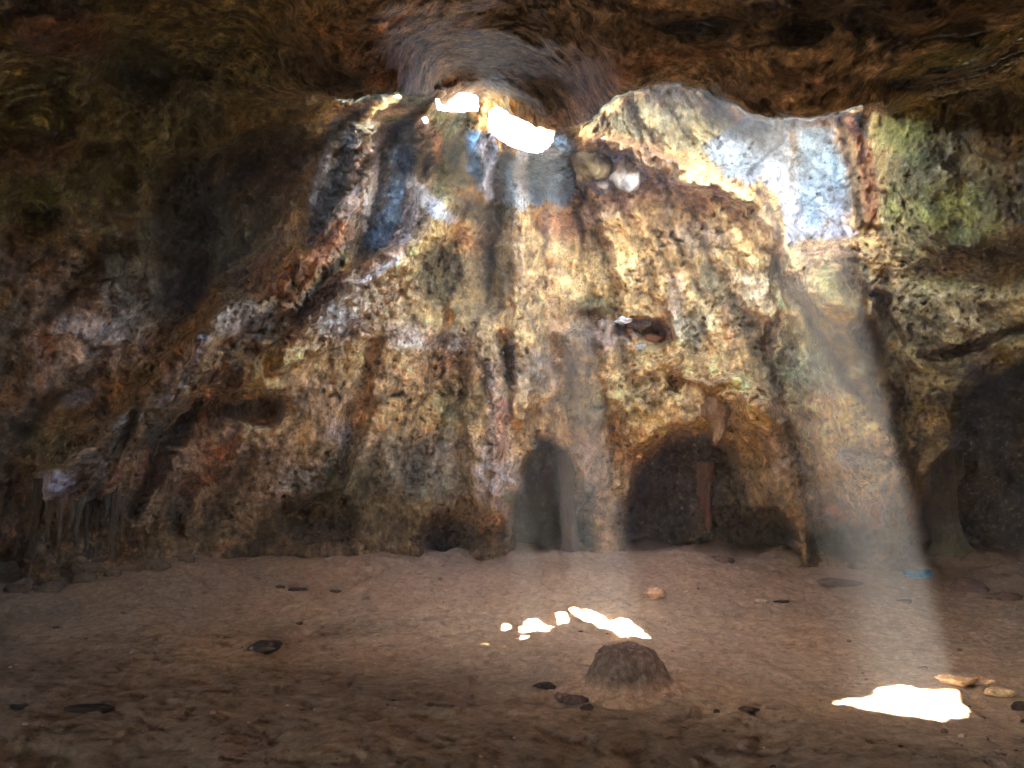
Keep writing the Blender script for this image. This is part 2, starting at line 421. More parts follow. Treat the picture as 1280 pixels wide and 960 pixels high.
fan1 = perlin(TH*11, RHO/330, 0*TH + 3.3); fan2 = perlin(TH*27, RHO/210, 0*TH + 8.1); fan3 = perlin(TH*60, RHO/120, 0*TH + 5.1)
fan = (0.55*fan1 + 0.26*fan2 + 0.07*fan3)*fanmask
calm = 1 - 0.6*fanmask
ceilrock = (0.10*ridged(Pw, 3.0, 4, 44.0) + 0.10*fbm(Pw, 4.0, 4, 48.0, 0.6))*(1 - wallness)
strata = -ceilrock + 0.05*perlin(Pw[..., 0]*0.8, Pw[..., 1]*0.8, Pw[..., 2]*6 + Pw[..., 0]*0.8)
Rs = R0 + dR.reshape(nr, nc)
Rs = R0
gy_, gx_ = np.gradient(Rs, EL, AZ)
graze = 1/np.sqrt(1 + (gy_/Rs)**2 + (gx_/(Rs*np.cos(EE)))**2)
for _ in range(6):
    graze[1:-1, 1:-1] = (graze[:-2, 1:-1] + graze[2:, 1:-1] + graze[1:-1, :-2] + graze[1:-1, 2:])/4
graze = np.clip(graze*1.25, 0.22, 1.0)
edge = np.exp(-((V - lipv)/14)**2)*np.where(((U > 715) & (U < 1095)) | ((U > 410) & (U < 528)), 1, 0)
R = R0 + dR.reshape(nr, nc) + graze*((big + mid*calm)*(1-0.7*edge) + (lump*calm + crack*calm + hol*calm)*(1-0.5*edge) - fan + rib + small + pits + strata)
Rback = (np.clip(yw, 2.5, 22)/np.clip(D[..., 1], 0.3, None))*wf + r_dome*(1-wf) + dR.reshape(nr, nc) + big + mid + lump + small + pits
Pback = D*Rback[..., None] + np.array([0, 0, EYE])
Pfinal = D*R[..., None] + np.array([0, 0, EYE])

# ------------------------------------------------------------------ paint: rock colours, stains, moss and crusts, plus light and shade put into the colour
TAN=(236,188,120); OCHRE=(240,170,84); ORANGE=(190,108,60); RUST=(120,62,38); OLIVE=(132,120,66); MOSS=(106,112,56); DKGREEN=(40,52,36)
GREY=(152,146,136); LILAC=(196,184,178); WHITE=(232,226,222); BLUE=(120,162,200); DBLUE=(50,80,112); BROWN=(112,82,58); DBROWN=(62,45,34); SAND=(212,188,130)
YEL=(206,184,104)
col = np.tile(lin(TAN), (nr*nc, 1))
Nz1 = fbm(Pw, 1.3, 4, 60.0).ravel(); Nz2 = fbm(Pf, 4.0, 4, 70.0).ravel(); Nz3 = fbm(Pw, 5.0, 4, 80.0, 0.65).ravel(); Nz4 = fbm(Pw, 14.0, 3, 90.0, 0.7).ravel()
UWf = (U + 7*fbm(P0, 0.9, 3, 1.0) + 4*fbm(P0, 5.0, 3, 5.0)).ravel(); VWf = (V + 7*fbm(P0, 0.9, 3, 31.0) + 4*fbm(P0, 5.0, 3, 45.0)).ravel()
def wash(sel, c, k=1.0, rough=0.6, noise=None):
    i, m = sel
    nz = (Nz3 if noise is None else noise)[i]
    mm = np.clip(m*(1 + rough*0.0) + rough*nz*(m*(1-m)*4 + 0.35*m), 0, 1)*k
    col[i] += (lin(c) - col[i])*mm[:, None]
allsel = (np.arange(nr*nc), np.ones(nr*nc))
Uf, Vf, wlf = U.ravel(), V.ravel(), wl.ravel()
def field(mask, c, k=1.0): col[:] += (lin(c) - col)*np.clip(mask*k, 0, 1)[:, None]
# broad regions, left and lower wall darkened to stand for dimmer light
field(1 - wlf, (204,172,128), 0.9)
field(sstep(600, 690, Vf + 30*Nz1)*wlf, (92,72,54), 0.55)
field(sstep(400, 220, Uf + 0.35*(Vf-300) + 20*Nz1)*sstep(760, 560, Vf)*wlf, (140,114,78), 0.9)
field(sstep(420, 150, Uf + 0.25*(Vf-300))*sstep(430, 250, Vf), (124,108,66), 0.88)
field(sstep(1080, 1150, Uf + 8*Nz1)*wlf, (150,132,76), 0.9)
field(sstep(520, 680, Vf)*wlf, (178,132,88), 0.65)
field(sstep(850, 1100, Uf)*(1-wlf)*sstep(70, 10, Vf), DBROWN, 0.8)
field(np.clip(Nz1*2.2 - 0.1, 0, 1), OCHRE, 0.35)
field(np.clip(-Nz1*2.2 - 0.2, 0, 1), (188,160,124), 0.3)
PAINT = [
 # upper left moss and brown, with the hollows' shade painted in
 (ell(250,60,190,60,-8,0.8), OLIVE, .75), (ell(200,180,190,45,-20,0.8), MOSS, .65), (ell(60,160,110,60,0,0.8), OLIVE, .7), (ell(60,250,90,30,-20,0.7), MOSS, .6),
 (ell(75,40,55,35,10,0.5), (128,78,60), .8), (ell(185,90,55,35,20,0.6), (52,48,28), .7), (ell(45,195,50,22,0,0.6), (140,96,66), .7), (ell(30,330,70,20,0,.6), (140,90,64), .6),
 (ell(235,290,42,95,3,.4), (66,50,34), .8), (ell(325,240,48,85,10,.5), (78,58,40), .7), (ell(150,290,60,60,0,.7), (120,102,66), .6), (ell(350,210,40,40,0,.6),(120,84,60),.6),
 (ell(110,400,75,60,0,.6), (150,128,118), .6), (ell(115,430,50,40,0,.6), LILAC, .5), (line([(20,330),(25,500),(20,620)], 30), (88,68,48), .6), (line([(55,400),(60,520)],12),(150,96,66),.6),
 (ell(170,370,60,30,0,.6),(70,56,38),.6), (ell(300,330,30,40,30,.6),(132,112,62),.6),
 (ell(100,495,22,10,-20,.5),(170,170,180),.6),
 # ceiling centre
 (ell(500,75,110,40,0,.8), (126,76,48), .7), (ell(520,105,60,18,10,.6), (124,80,48), .6), (ell(610,90,40,30,0,.6), (52,42,36), .8), (ell(680,105,60,35,15,.6), (70,52,40), .8),
 (line([(700,150),(760,100),(840,72),(900,70)], [12,12,10,8]), (178,124,78), .7), (line([(740,175),(790,185),(860,205)], [7,12,8]), (150,98,58), .85), (ell(800,60,80,30,-10,.7), (134,100,70), .6),
 (line([(890,70),(925,110),(990,148)], [12,14,8]), (96,70,50), .7), (line([(860,140),(940,150),(1010,150)], [5,6,5]), (160,96,62), .7), (ell(1010,110,100,22,5,.7), (168,134,100), .7), (line([(900,60),(960,95),(1060,100)],[10,16,14]),(150,118,88),.6),
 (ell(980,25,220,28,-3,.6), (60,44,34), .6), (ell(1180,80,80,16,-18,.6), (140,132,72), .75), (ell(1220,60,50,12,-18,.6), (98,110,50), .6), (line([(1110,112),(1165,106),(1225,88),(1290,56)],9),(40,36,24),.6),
 (ell(640,40,60,40,0,.7),(120,92,56),.6), (ell(410,40,60,35,0,.7),(124,92,64),.6), (ell(412,96,40,18,20,.5),(60,44,28),.6),
 # left flowstone curtain: slate blue, white and tan streaks
 (poly([(425,140),(560,150),(560,250),(520,300),(470,325),(380,310),(385,250),(400,180)], 12), (150,128,104), .9),
 (line([(448,148),(430,200),(407,260),(394,304)], [10,12,13,10]), (78,84,98), .95), (line([(422,150),(402,212),(390,268)],[4,4,4]), (208,204,204), .85), (line([(412,190),(400,238)],3), (204,196,200), .7),
 (line([(454,178),(447,240),(428,288),(398,322)], [10,13,14,13]), (224,188,164), .95), (line([(428,288),(396,322),(352,368)],[12,13,14]), (212,142,94), .9),
 (line([(471,178),(463,240),(456,288)], [4,5,4]), (226,212,206), .85), (line([(480,196),(470,270),(457,312)],[5,7,6]), (52,64,78), .9),
 (line([(506,160),(503,200)],[13,16]), (66,88,84), .9), (line([(502,200),(492,260),(472,308)], [15,16,13]), (98,120,150), .95), (line([(502,222),(492,272)],[6,7]), (150,172,200), .85),
 (line([(512,222),(532,250),(562,272)], [5,8,8]), (232,222,222), .95), (line([(518,240),(508,282),(490,322),(455,352)], [8,10,10,8]), (220,200,196), .9), (ell(470,320,24,8,-25,.5),(60,66,44),.7),
 (line([(556,150),(558,238)],[12,14]), (100,104,60), .85), (line([(545,168),(546,200)],6),(188,140,100),.8), (ell(536,206,7,17,0,.5),(44,34,28),.85), (line([(574,150),(577,225)],12),(84,98,70),.8), (ell(515,125,26,10,0,.6),(90,98,54),.8),
 (line([(480,150),(530,140),(590,150)],4),(118,116,56),.8), (line([(455,168),(452,150)],8),(158,134,84),.8),
 (line([(500,310),(430,352),(370,402)],[8,10,8]),(216,164,116),.85), (line([(430,322),(390,364),(372,394)],[5,6,6]), (64,68,36), .9), (line([(345,330),(310,360),(275,400)],[10,12,10]),(160,138,86),.7), (ell(327,330,16,12,0,.5),(180,116,74),.7),
 # crusts under the holes, blue skylight partly put into their colour
 (poly([(583,165),(612,165),(625,200),(718,180),(718,245),(700,250),(640,258),(600,240),(585,215)], 6), (136,156,176), .95),
 (line([(592,172),(594,214)],[7,7]), (130,168,204), .95), (line([(605,180),(618,238)],[8,12]), (220,214,222), .95), (ell(616,168,12,10,0,.6),(168,122,92),.8),
 (line([(634,198),(635,248)],[6,9]), (70,96,122), .95), (line([(651,190),(652,256)],[6,8]), (244,244,248), 1.), (line([(671,200),(672,250)],9), (112,144,172), .95), (line([(700,176),(702,245)],[13,15]), (108,136,162), .9),
 (ell(681,218,10,3.5,0,.4),(16,16,20),.95), (ell(685,192,20,7,0,.5),(214,224,240),.8),
 # boulders niche
 (ell(738,200,20,18,0,.5),(108,90,52),.8), (ell(770,215,34,24,0,.4),(168,156,150),.85), (ell(770,255,36,14,-30,.5),(206,184,168),.8), (line([(725,245),(750,260)],5),(50,56,40),.7),
 # grey lichen and mineral wall behind the ceiling edge, blue partly painted skylight
 (poly([(745,158),(785,120),(850,106),(900,118),(925,160),(900,200),(845,185),(790,172)], 8), (112,114,88), .9), (ell(845,130,26,22,0,.6),(150,150,136),.6),
 (poly([(880,180),(940,148),(985,150),(975,200),(940,232),(905,218)], 7), (122,134,146), .9), (ell(915,185,20,16,0,.5),(166,178,196),.7), (line([(985,172),(935,218)],3),(40,46,58),.85),
 (line([(978,155),(968,190),(970,225)],[10,12,12]),(196,202,212),.95), (line([(972,200),(985,260),(990,305)],[10,8,6]),(180,180,188),.9), (line([(985,165),(990,235),(990,295)],3.5),(60,56,60),.7),
 (poly([(995,158),(1040,158),(1056,200),(1058,262),(1048,292),(1030,280),(1016,300),(1000,286),(997,230)],10), (152,174,192), .97), (line([(1000,160),(998,230),(1002,300)],[4,3,4]),(216,216,222),.85), (ell(1045,270,16,30,0,.6),(200,150,120),.6),
 (ell(1030,292,34,8,0,.5),(196,196,208),.8), (ell(1035,178,14,14,0,.6),(190,150,140),.5),
 (line([(1052,145),(1070,210),(1076,280)],[6,8,7]),(96,72,54),.6), (line([(1062,150),(1084,190),(1086,270)],[5,8,8]),(156,104,72), .6), (line([(1075,142),(1084,170)],[6,5]),(46,56,62),.8),
 (line([(950,240),(975,300)],[5,6]),(96,66,44),.8), (ell(1040,320,45,16,5,.6),(214,160,116),.8),
 # dark mossy hollows centre
 (ell(600,245,34,14,10,.6),(160,116,62),.7), (ell(610,262,46,16,8,.6),(76,66,36),.85), (ell(553,345,34,48,0,.5),(72,64,38),.9), (ell(620,330,26,62,0,.6),(92,80,40),.8), (ell(635,445,11,32,8,.5),(50,46,34),.85), (line([(634,470),(632,520)],8),(104,70,44),.7),
 (line([(655,262),(660,330),(655,400)],[12,13,13]),(216,170,112),.8), (line([(648,300),(652,360)],[5,5]),(224,190,150),.5), (ell(725,300,46,26,15,.6),(140,100,62),.6), (ell(700,280,30,20,0,.6),(150,88,60),.6),
 (line([(612,460),(614,520),(620,600)],[8,7,9]),(232,196,166),.85), (line([(625,500),(626,560)],7),(196,130,100),.7), (ell(620,600,28,40,0,.6),(196,184,176),.75), (ell(625,570,14,12,0,.6),(176,120,60),.6),
 (ell(745,385,26,14,0,.6),(86,90,52),.8), (ell(745,420,45,22,0,.6),(150,122,120),.7), (line([(690,330),(695,420)],8),(196,140,90),.6), (line([(712,400),(715,470)],[12,16]),(226,176,118),.7),
 (ell(800,412,34,14,5,.5),(110,62,40),.7),
 # tan body patches
 (ell(430,390,70,34,-20,.7),(206,186,170),.6), (ell(420,400,28,24,0,.6),(212,200,190),.75), (ell(305,400,38,22,-10,.6),(196,182,172),.7), (ell(450,405,14,12,0,.6),(220,208,196),.6),
 (ell(562,428,20,16,0,.6),(196,184,176),.7), (ell(510,420,30,16,0,.6),(176,170,180),.5), (ell(540,465,60,20,0,.7),(190,140,96),.6), (ell(680,460,28,24,0,.6),(168,164,158),.6), (ell(655,470,20,26,0,.6),(168,160,132),.5),
 (ell(570,500,34,34,0,.6),(168,160,110),.6), (line([(556,480),(556,560)],6),(104,100,46),.6), (ell(400,500,50,30,0,.7),(188,158,136),.5), (ell(420,540,24,14,0,.6),(196,180,176),.6),
 (ell(860,290,60,45,0,.7),(216,168,112),.6), (ell(870,295,34,16,0,.7),(214,190,172),.55), (ell(900,360,40,30,0,.7),(206,178,132),.5), (ell(882,352,14,18,0,.6),(96,84,60),.6), (line([(845,350),(842,415)],9),(212,186,164),.6), (line([(908,380),(914,430)],6),(206,140,90),.7),
 (ell(820,340,40,40,0,.7),(206,150,96),.5), (ell(870,410,26,20,0,.6),(166,166,140),.5), (ell(930,400,24,40,0,.6),(186,156,110),.5), (ell(790,250,50,40,0,.7),(210,160,112),.5),
 (ell(960,360,34,24,30,.6),(220,190,150),.6), (ell(1036,352,14,22,0,.5),(74,80,40),.85), (ell(1068,350,16,14,0,.5),(180,110,70),.6), (line([(1000,360),(1020,375)],14),(236,206,160),.7),
 (ell(1050,400,34,60,-10,.6),YEL,.7), (ell(1000,440,30,50,0,.6),(130,124,62),.7), (ell(1020,470,60,26,0,.6),(158,160,120),.7), (ell(1090,425,16,30,-25,.5),(70,62,36),.7), (ell(1060,540,34,40,0,.6),(206,186,110),.6),
 (ell(1070,575,22,14,0,.5),(236,222,196),.8), (ell(1090,610,50,34,0,.6),(222,190,138),.7), (ell(1090,655,24,34,0,.6),(206,162,132),.7), (ell(1045,645,24,14,0,.6),(186,130,110),.6), (ell(1060,680,44,20,0,.5),(54,66,46),.8),
 (line([(1080,330),(1100,395),(1110,440)],5),(222,206,160),.5), (ell(1150,450,60,30,0,.7),(176,156,96),.6), (ell(1140,500,40,20,0,.7),(128,112,60),.6),(ell(1190,390,70,26,-5,.7),(186,160,110),.6),
 # right moss; passage shade and its lit rim put into the colour
 (ell(1130,165,40,36,0,.7),(112,118,50),.8), (ell(1195,265,60,34,5,.6),(128,126,50),.85), (ell(1145,215,46,30,0,.6),(66,68,32),.7), (ell(1240,150,60,40,0,.7),(60,46,30),.7), (ell(1225,320,80,30,0,.7),(70,72,36),.7), (ell(1110,260,16,26,0,.6),(120,124,56),.7),
 (ell(1260,230,50,40,0,.7),(80,74,38),.7), (ell(1250,420,40,14,-20,.6),(84,82,44),.6),
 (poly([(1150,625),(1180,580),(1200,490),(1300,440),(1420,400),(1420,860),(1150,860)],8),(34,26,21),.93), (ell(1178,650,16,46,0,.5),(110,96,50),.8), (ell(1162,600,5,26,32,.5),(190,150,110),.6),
 # lower left bands
 (line([(290,500),(230,520),(190,560),(165,640)],[16,14,12,10]),(74,72,56),.6), (ell(262,545,36,40,-20,.6),(176,112,72),.7), (line([(168,520),(140,570),(108,640)],[7,10,9]),(48,54,36),.9), (line([(196,540),(170,640)],9),(62,72,58),.85), (line([(250,505),(210,560),(170,640)],[5,12,9]),(52,58,44),.75),
 (line([(148,590),(125,630)],7),(190,130,100),.7), (line([(186,560),(176,600)],5),(196,130,90),.7), (ell(70,605,26,16,0,.5),(206,200,224),.8), (ell(110,575,30,26,0,.6),(170,150,136),.6), (ell(60,550,30,40,0,.6),(86,92,56),.6), (ell(110,650,60,10,0,.5),(120,96,56),.6),
 (line([(210,470),(190,500),(150,535)],9),(200,180,170),.6), (line([(255,420),(225,470),(205,500)],9),(210,196,196),.65), (line([(320,410),(260,440)],5),(200,150,110),.6),
 (ell(320,512,34,16,0,.5),(44,46,30),.75), (ell(330,590,60,40,0,.7),(160,130,118),.6), (ell(370,600,26,12,0,.6),(186,174,164),.65), (ell(225,640,14,26,20,.5),(48,58,36),.8),(ell(210,600,40,30,0,.7),(146,100,74),.6),
 (ell(400,650,60,30,0,.6),(66,58,40),.6), (ell(470,580,90,44,0,.6),(120,118,104),.65), (ell(440,610,40,26,0,.6),(84,86,46),.6), (ell(540,600,50,24,0,.6),(126,134,118),.55), (ell(500,650,80,30,0,.6),(96,88,56),.5),
 (ell(560,560,40,20,0,.6),(130,124,116),.5), (ell(640,625,12,10,0,.5),(120,122,50),.7), (ell(560,675,34,26,0,.5),(50,50,40),.5),
 # base centre and right, with alcove shade painted dark
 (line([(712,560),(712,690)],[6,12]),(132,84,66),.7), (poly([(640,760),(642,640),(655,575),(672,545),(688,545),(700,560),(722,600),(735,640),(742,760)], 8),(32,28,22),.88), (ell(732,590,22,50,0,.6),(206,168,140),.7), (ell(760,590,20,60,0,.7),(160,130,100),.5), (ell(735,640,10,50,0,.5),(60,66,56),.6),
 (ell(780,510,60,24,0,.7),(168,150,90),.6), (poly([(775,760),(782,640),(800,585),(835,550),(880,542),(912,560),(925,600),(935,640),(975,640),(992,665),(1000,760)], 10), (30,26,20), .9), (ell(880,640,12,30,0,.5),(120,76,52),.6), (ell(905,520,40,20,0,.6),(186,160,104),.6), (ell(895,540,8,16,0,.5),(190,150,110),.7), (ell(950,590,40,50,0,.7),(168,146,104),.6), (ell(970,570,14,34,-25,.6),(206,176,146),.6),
]
def crusty(c): return (c[2] >= c[0] + 6 and sum(c) > 400) or min(c) > 200
up_ = (1 - wlf)
field(np.clip(Nz1*2 - 0.1, 0, 1)*up_, OLIVE, 0.7)
field(np.clip(-Nz3*2.0 - 0.05, 0, 1)*up_, (84,62,42), 0.7)
field(np.clip(Nz3*2.0 - 0.1, 0, 1)*up_, (214,176,128), 0.5)
for s_, c_, k_ in PAINT: wash(s_, c_, k_)
# natural mottling
sp1 = np.clip(Nz4*2.0 + 0.1, 0, 1); spd = np.clip(-Nz3*1.6 - 0.12, 0, 1)
field(spd*0.40*wlf, (120,84,50), 0.8)
field(np.clip(Nz4*1.8 - 0.35, 0, 1)*wlf, (226,210,196), 0.35)
field(np.clip(-Nz4*2.2 - 0.35, 0, 1), (46,40,30), 0.55)
crk = np.clip(crack.ravel()/0.13, 0, 1)*0.6 + np.clip(hol.ravel()/0.10, 0, 1)*0.2
field(crk, (52,42,30), 0.85)
col *= (1 + 0.8*np.clip(Nz2, -0.6, 0.6)*wallness.ravel())[:, None]*(1 + 0.7*np.clip(Nz3, -0.6, 0.8))[:, None]
for s_, c_, k_ in PAINT:
    if crusty(c_): wash(s_, c_, k_*0.6, rough=1.0, noise=Nz4 + 0.3*Nz3)
pt = (pits.ravel()/0.07)
field(np.clip(pt, 0, 1), (50,38,26), 0.75)
for s_, c_, k_ in ((line([(978,155),(985,215),(992,296)],[8,8,6]), (214,214,220), .6), (line([(985,172),(935,218)],2.5),(50,52,58),.7), (line([(652,200),(653,252)],[6,8]),(216,216,222),.85), (line([(1064,150),(1084,190),(1086,280)],[5,8,8]),(176,116,74),.8), (line([(1050,150),(1066,215),(1072,280)],[5,6,5]),(88,66,52),.7)): wash(s_, c_, k_)
groove = np.clip(-(fan1*1.0 + fan2*0.8).ravel() - 0.14, 0, 1)*2.6*fanmask.ravel()  # grooves darkened in colour to imitate shading between the folds
field(np.clip(groove, 0, 1), (66,54,34), 0.55)
low = sstep(560, 680, Vf + 45*Nz1 + 20*Nz2)*wlf  # shade along the foot of the wall put into its colour
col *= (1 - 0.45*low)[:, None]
fz = np.clip((fan1*1.0 + fan2*0.9).ravel()*1.6, -0.8, 0.8)*fanmask.ravel()  # ridges lightened and grooves darkened as painted relief shading
col *= (1 + 0.45*fz)[:, None]
col = np.clip(col, 0.008, 0.88)

# ------------------------------------------------------------------ openings
hole_polys = [
 ([(545,136),(543,124),(551,132),(561,128),(572,118),(588,117),(597,124),(596,138),(575,141),(560,139),(552,139)], 0),
 ([(611,140),(620,134),(634,141),(646,148),(668,160),(692,164),(690,176),(682,186),(668,192),(652,189),(638,182),(624,174),(612,166),(608,152)], 0),
 ([(528,150),(533,148),(534,153),(529,154)], 0),
]
def inpoly(P, x, y):
    P = np.array(P, float); ins = np.zeros(x.shape, bool)
    for k in range(len(P)):
        a, b = P[k], P[(k+1) % len(P)]
        ins ^= ((a[1] > y) != (b[1] > y)) & (x < (b[0]-a[0])*(y-a[1])/((b[1]-a[1]) or 1e-9) + a[0])
    return ins
rx_ = U + 0.25*rag + 3*Nz4.reshape(nr, nc); ry_ = V + 2.5*Nz3.reshape(nr, nc)
cut_v = np.zeros((nr, nc), bool)
for P_, _ in hole_polys: cut_v |= inpoly(P_, rx_, ry_)
quads_i = np.arange(nr*nc).reshape(nr, nc)
Q = np.stack([quads_i[:-1, :-1], quads_i[:-1, 1:], quads_i[1:, 1:], quads_i[1:, :-1]], -1)
rq = np.stack([R[:-1, :-1], R[:-1, 1:], R[1:, 1:], R[1:, :-1]], -1)
jump = rq.max(-1) - rq.min(-1)
uq, vq = U[:-1, :-1], V[:-1, :-1]
cut = cut_v[:-1, :-1] | ((jump > 0.55) & (((uq > 735) & (uq < 1078)) | ((uq > 418) & (uq < 520))) & (vq < 175) & (vq > 80))  # left gap is added so hidden daylight reaches the curtain
azq, elq = np.degrees(AA[:-1, :-1]), np.degrees(EE[:-1, :-1])
cut |= (np.abs(azq + 132) < 11 + 2*np.sin(elq)) & (elq > -14) & (elq < 5)  # unseen mouth behind on the left, added for fill light
keep = ~cut
# close the ring behind
ring = np.stack([quads_i[:-1, -1], quads_i[:-1, 0], quads_i[1:, 0], quads_i[1:, -1]], -1)
Vall = Pfinal.reshape(-1, 3)
# cap the zenith
top_i = len(Vall); Vall = np.vstack([Vall, [[0, 0, Pfinal[-1, :, 2].mean()]]]); col = np.vstack([col, lin(BROWN)[None]])
capq = np.array([[quads_i[-1, k], quads_i[-1, (k+1) % nc], quads_i[-1, (k+2) % nc], top_i] for k in range(0, nc, 2)])
isceil = (wl[:-1, :-1] < 0.5)
for nm, msk, extra in (("cave_wall", keep & ~isceil, None), ("cave_ceiling", keep & isceil, capq)):
    q = Q[msk]
    if extra is not None:
        q = np.vstack([q, extra, ring[np.degrees(EL[:-1]) > 12]])
    else:
        q = np.vstack([q, ring[np.degrees(EL[:-1]) <= 12]])
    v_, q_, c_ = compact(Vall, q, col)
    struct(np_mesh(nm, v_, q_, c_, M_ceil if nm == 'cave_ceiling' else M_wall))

# the far wall runs on upwards behind the edge of the ceiling
bm_ = (((uq > 728) & (uq < 1084)) | ((uq > 412) & (uq < 530))) & ((V + rag*0.8 - lipv)[:-1, :-1] < 3.0) & ((V - lipv)[:-1, :-1] > -62)
v_, q_, c_ = compact(Pback.reshape(-1, 3), Q[bm_], np.tile(lin((104,102,78)), (nr*nc, 1))*(1 + 0.7*np.clip(Nz3, -.6, .6))[:, None])
struct(np_mesh("shaft_wall", v_, q_, c_, M_wall))

# unseen sheet added above the chamber; cutouts shape sun spots and skylight
def sun_to(p, z): k = (z - p[2])/S[2]; return p + S*k
ZT = 7.9
spot_px = [(1045,884),(1075,880),(1098,876),(1100,866),(1120,863),(1150,866),(1176,867),(1192,868),(1190,875),(1196,880),(1205,893),(1195,901),(1170,903),(1130,901),(1090,893)]
shaft = np.array([sun_to(floor_hit(*p), ZT) for p in spot_px])
nx, ny = 700, 560
gx = np.linspace(-5.2, 6.6, nx); gy = np.linspace(1.5, 14.0, ny)
GX, GY = np.meshgrid(gx, gy)
GP = np.stack([GX, GY, GX*0], -1)
GZ = ZT + 0.25*fbm(GP, 0.8, 4, 5)
wob = 0.05*fbm(GP, 2.5, 4, 9)
inA = inpoly(shaft[:, :2], GX + wob, GY + wob)
SKYWIN = [(1.9,2.9),(4.6,2.9),(4.7,4.75),(2.0,4.9)]  # added opening that lets skylight onto the recessed wall
inB = inpoly(SKYWIN, GX + wob, GY + wob)
gi = np.arange(nx*ny).reshape(ny, nx)
GQ = np.stack([gi[:-1, :-1], gi[:-1, 1:], gi[1:, 1:], gi[1:, :-1]], -1)
spot2 = np.array([sun_to(floor_hit(*p), ZT) for p in [(612,780),(640,774),(672,777),(690,786),(682,793),(645,794),(614,790)]])
inS = (GX < -0.72) & (GX > -1.65) & (GY > 9.3) & (GY < 11.2) & ~inpoly(spot2[:, :2], GX, GY)  # added slab part that trims the left sun spot
inC = (GX + wob < 0.33) & (GX + wob > -1.72) & (GY + wob > 8.6) & ~inS
inB = inB | inpoly([(-4.2,3.4),(-0.9,3.4),(-0.9,6.3),(-4.0,6.3)], GX + wob, GY + wob)  # second added opening, for light on the left curtain
kq = ~(inA | inB | inC)[:-1, :-1]
cv = np.stack([GX, GY, GZ], -1).reshape(-1, 3)
c_ = np.tile(lin((176,160,140)), (len(cv), 1))
v_, q_, cc = compact(cv, GQ[kq], c_)
struct(np_mesh("light_mask_sheet", v_, q_, cc, M_wall))

# ------------------------------------------------------------------ floor
def floor_grid():
    A = np.radians(np.concatenate([np.arange(-180, -36, 3.0), np.arange(-36, 36, 0.085), np.arange(36, 181, 3.0)]))
    r = [0.4]
    while r[-1] < 70: r.append(r[-1]*(1.0042 if 3.4 < r[-1] < 16 else 1.06))
    r = np.array(r)
    a2, r2 = np.meshgrid(A, r)
    return np.sin(a2)*r2, np.cos(a2)*r2
FX, FY = floor_grid()
FP = np.stack([FX, FY, FX*0], -1)
hz = floor_h(FX, FY)
und = 0.05*fbm(FP, 0.6, 3, 12) + 0.22*np.clip(fbm(FP, 0.9, 3, 22) + 0.1, 0, 1)*sstep(10.6, 12.8, FY) + 0.030*fbm(FP, 2.2, 3, 3) + 0.016*fbm(FP*np.array([1,1.6,1]), 6.0, 3, 8)
prints = -0.030*sstep(0.18, 0.36, perlin(FX*2.9, FY*3.2, FX*0+3.3)) + 0.012*ridged(FP, 1.6, 4, 7.0) - 0.018*sstep(0.2, 0.4, perlin(FX*7.1, FY*7.4, FX*0+9.3))
FZ = hz + und*1.1 + prints*1.3
fc = np.tile(lin((192,160,126)), (FX.size, 1))
n1 = fbm(FP, 0.5, 4, 50).ravel(); n2 = fbm(FP, 3.0, 4, 55, 0.65).ravel(); n3 = fbm(FP, 12.0, 3, 58, 0.7).ravel()
def ff(m, c, k): fc[:] += (lin(c) - fc)*np.clip(m*k, 0, 1)[:, None]
ff(np.clip(n1*1.8, 0, 1), (188,152,112), .6); ff(np.clip(-n1*1.8, 0, 1), (156,136,110), .6)
ff(np.clip(-n2*1.6 - 0.1, 0, 1), (134,108,90), .5); ff(np.clip(n3*1.6 - 0.1, 0, 1), (214,192,168), .5); ff(np.clip(-n3*1.8 - 0.35, 0, 1), (96,76,62), .4)
ff(sstep(9.5, 12.5, FY.ravel()), (168,122,88), .5)
fore_shade = sstep(0.25, -0.35, (FY.ravel() - 7.6)*0.16 + n1*0.5 + 0.06*np.clip(FX.ravel(), -4, 4))  # dimmer light of the foreground put into the earth's colour
ff(fore_shade, (132,108,84), .75); fc *= (1 - 0.22*sstep(-1, -6, FX.ravel()))[:, None]*0.84  # left side of the floor darkened in colour as well
fi = np.arange(FX.size).reshape(FX.shape)
FQ = np.stack([fi[:-1, :-1], fi[:-1, 1:], fi[1:, 1:], fi[1:, :-1]], -1).reshape(-1, 4)
fv = np.stack([FX, FY, FZ], -1).reshape(-1, 3)
ctr = len(fv); fv = np.vstack([fv, [[0, 0, 0]]]); fc = np.vstack([fc, fc[:1]])
nA = FX.shape[1]
FQ = np.vstack([FQ, np.array([[ctr, (k+2) if k+2 < nA else nA-1, k+1 if k+1 < nA else nA-1, k] for k in range(0, nA-2, 2)])])
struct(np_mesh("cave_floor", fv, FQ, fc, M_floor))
def ground_z(x, y):
    j = np.argmin((FX - x)**2 + (FY - y)**2); return float(FZ.ravel()[j])

# ------------------------------------------------------------------ loose stones, dripstone and finds
def wall_at(u, v, front=0.0):
    d = pix_dir(u, v); az = math.atan2(d[0], d[1]); el = math.asin(d[2])
    i = int(np.clip(np.searchsorted(EL, el), 0, nr-1)); j = int(np.clip(np.searchsorted(AZ, az), 0, nc-1))
    return d*(R[i, j] - front) + np.array([0, 0, EYE])

def tinted(P, base, alt=None, seed=0.0):
    c = np.tile(lin(base), (len(P), 1)); n = fbm(P, 6.0, 3, 40 + seed, 0.6); n2_ = fbm(P, 20.0, 2, 70 + seed)
    c *= (1 + 0.5*np.clip(n, -.8, .8))[:, None]
    if alt is not None: c += (lin(alt) - c)*np.clip(n2_*1.6 + 0.15, 0, 1)[:, None]*0.7
    return np.clip(c, 0.01, 0.85)

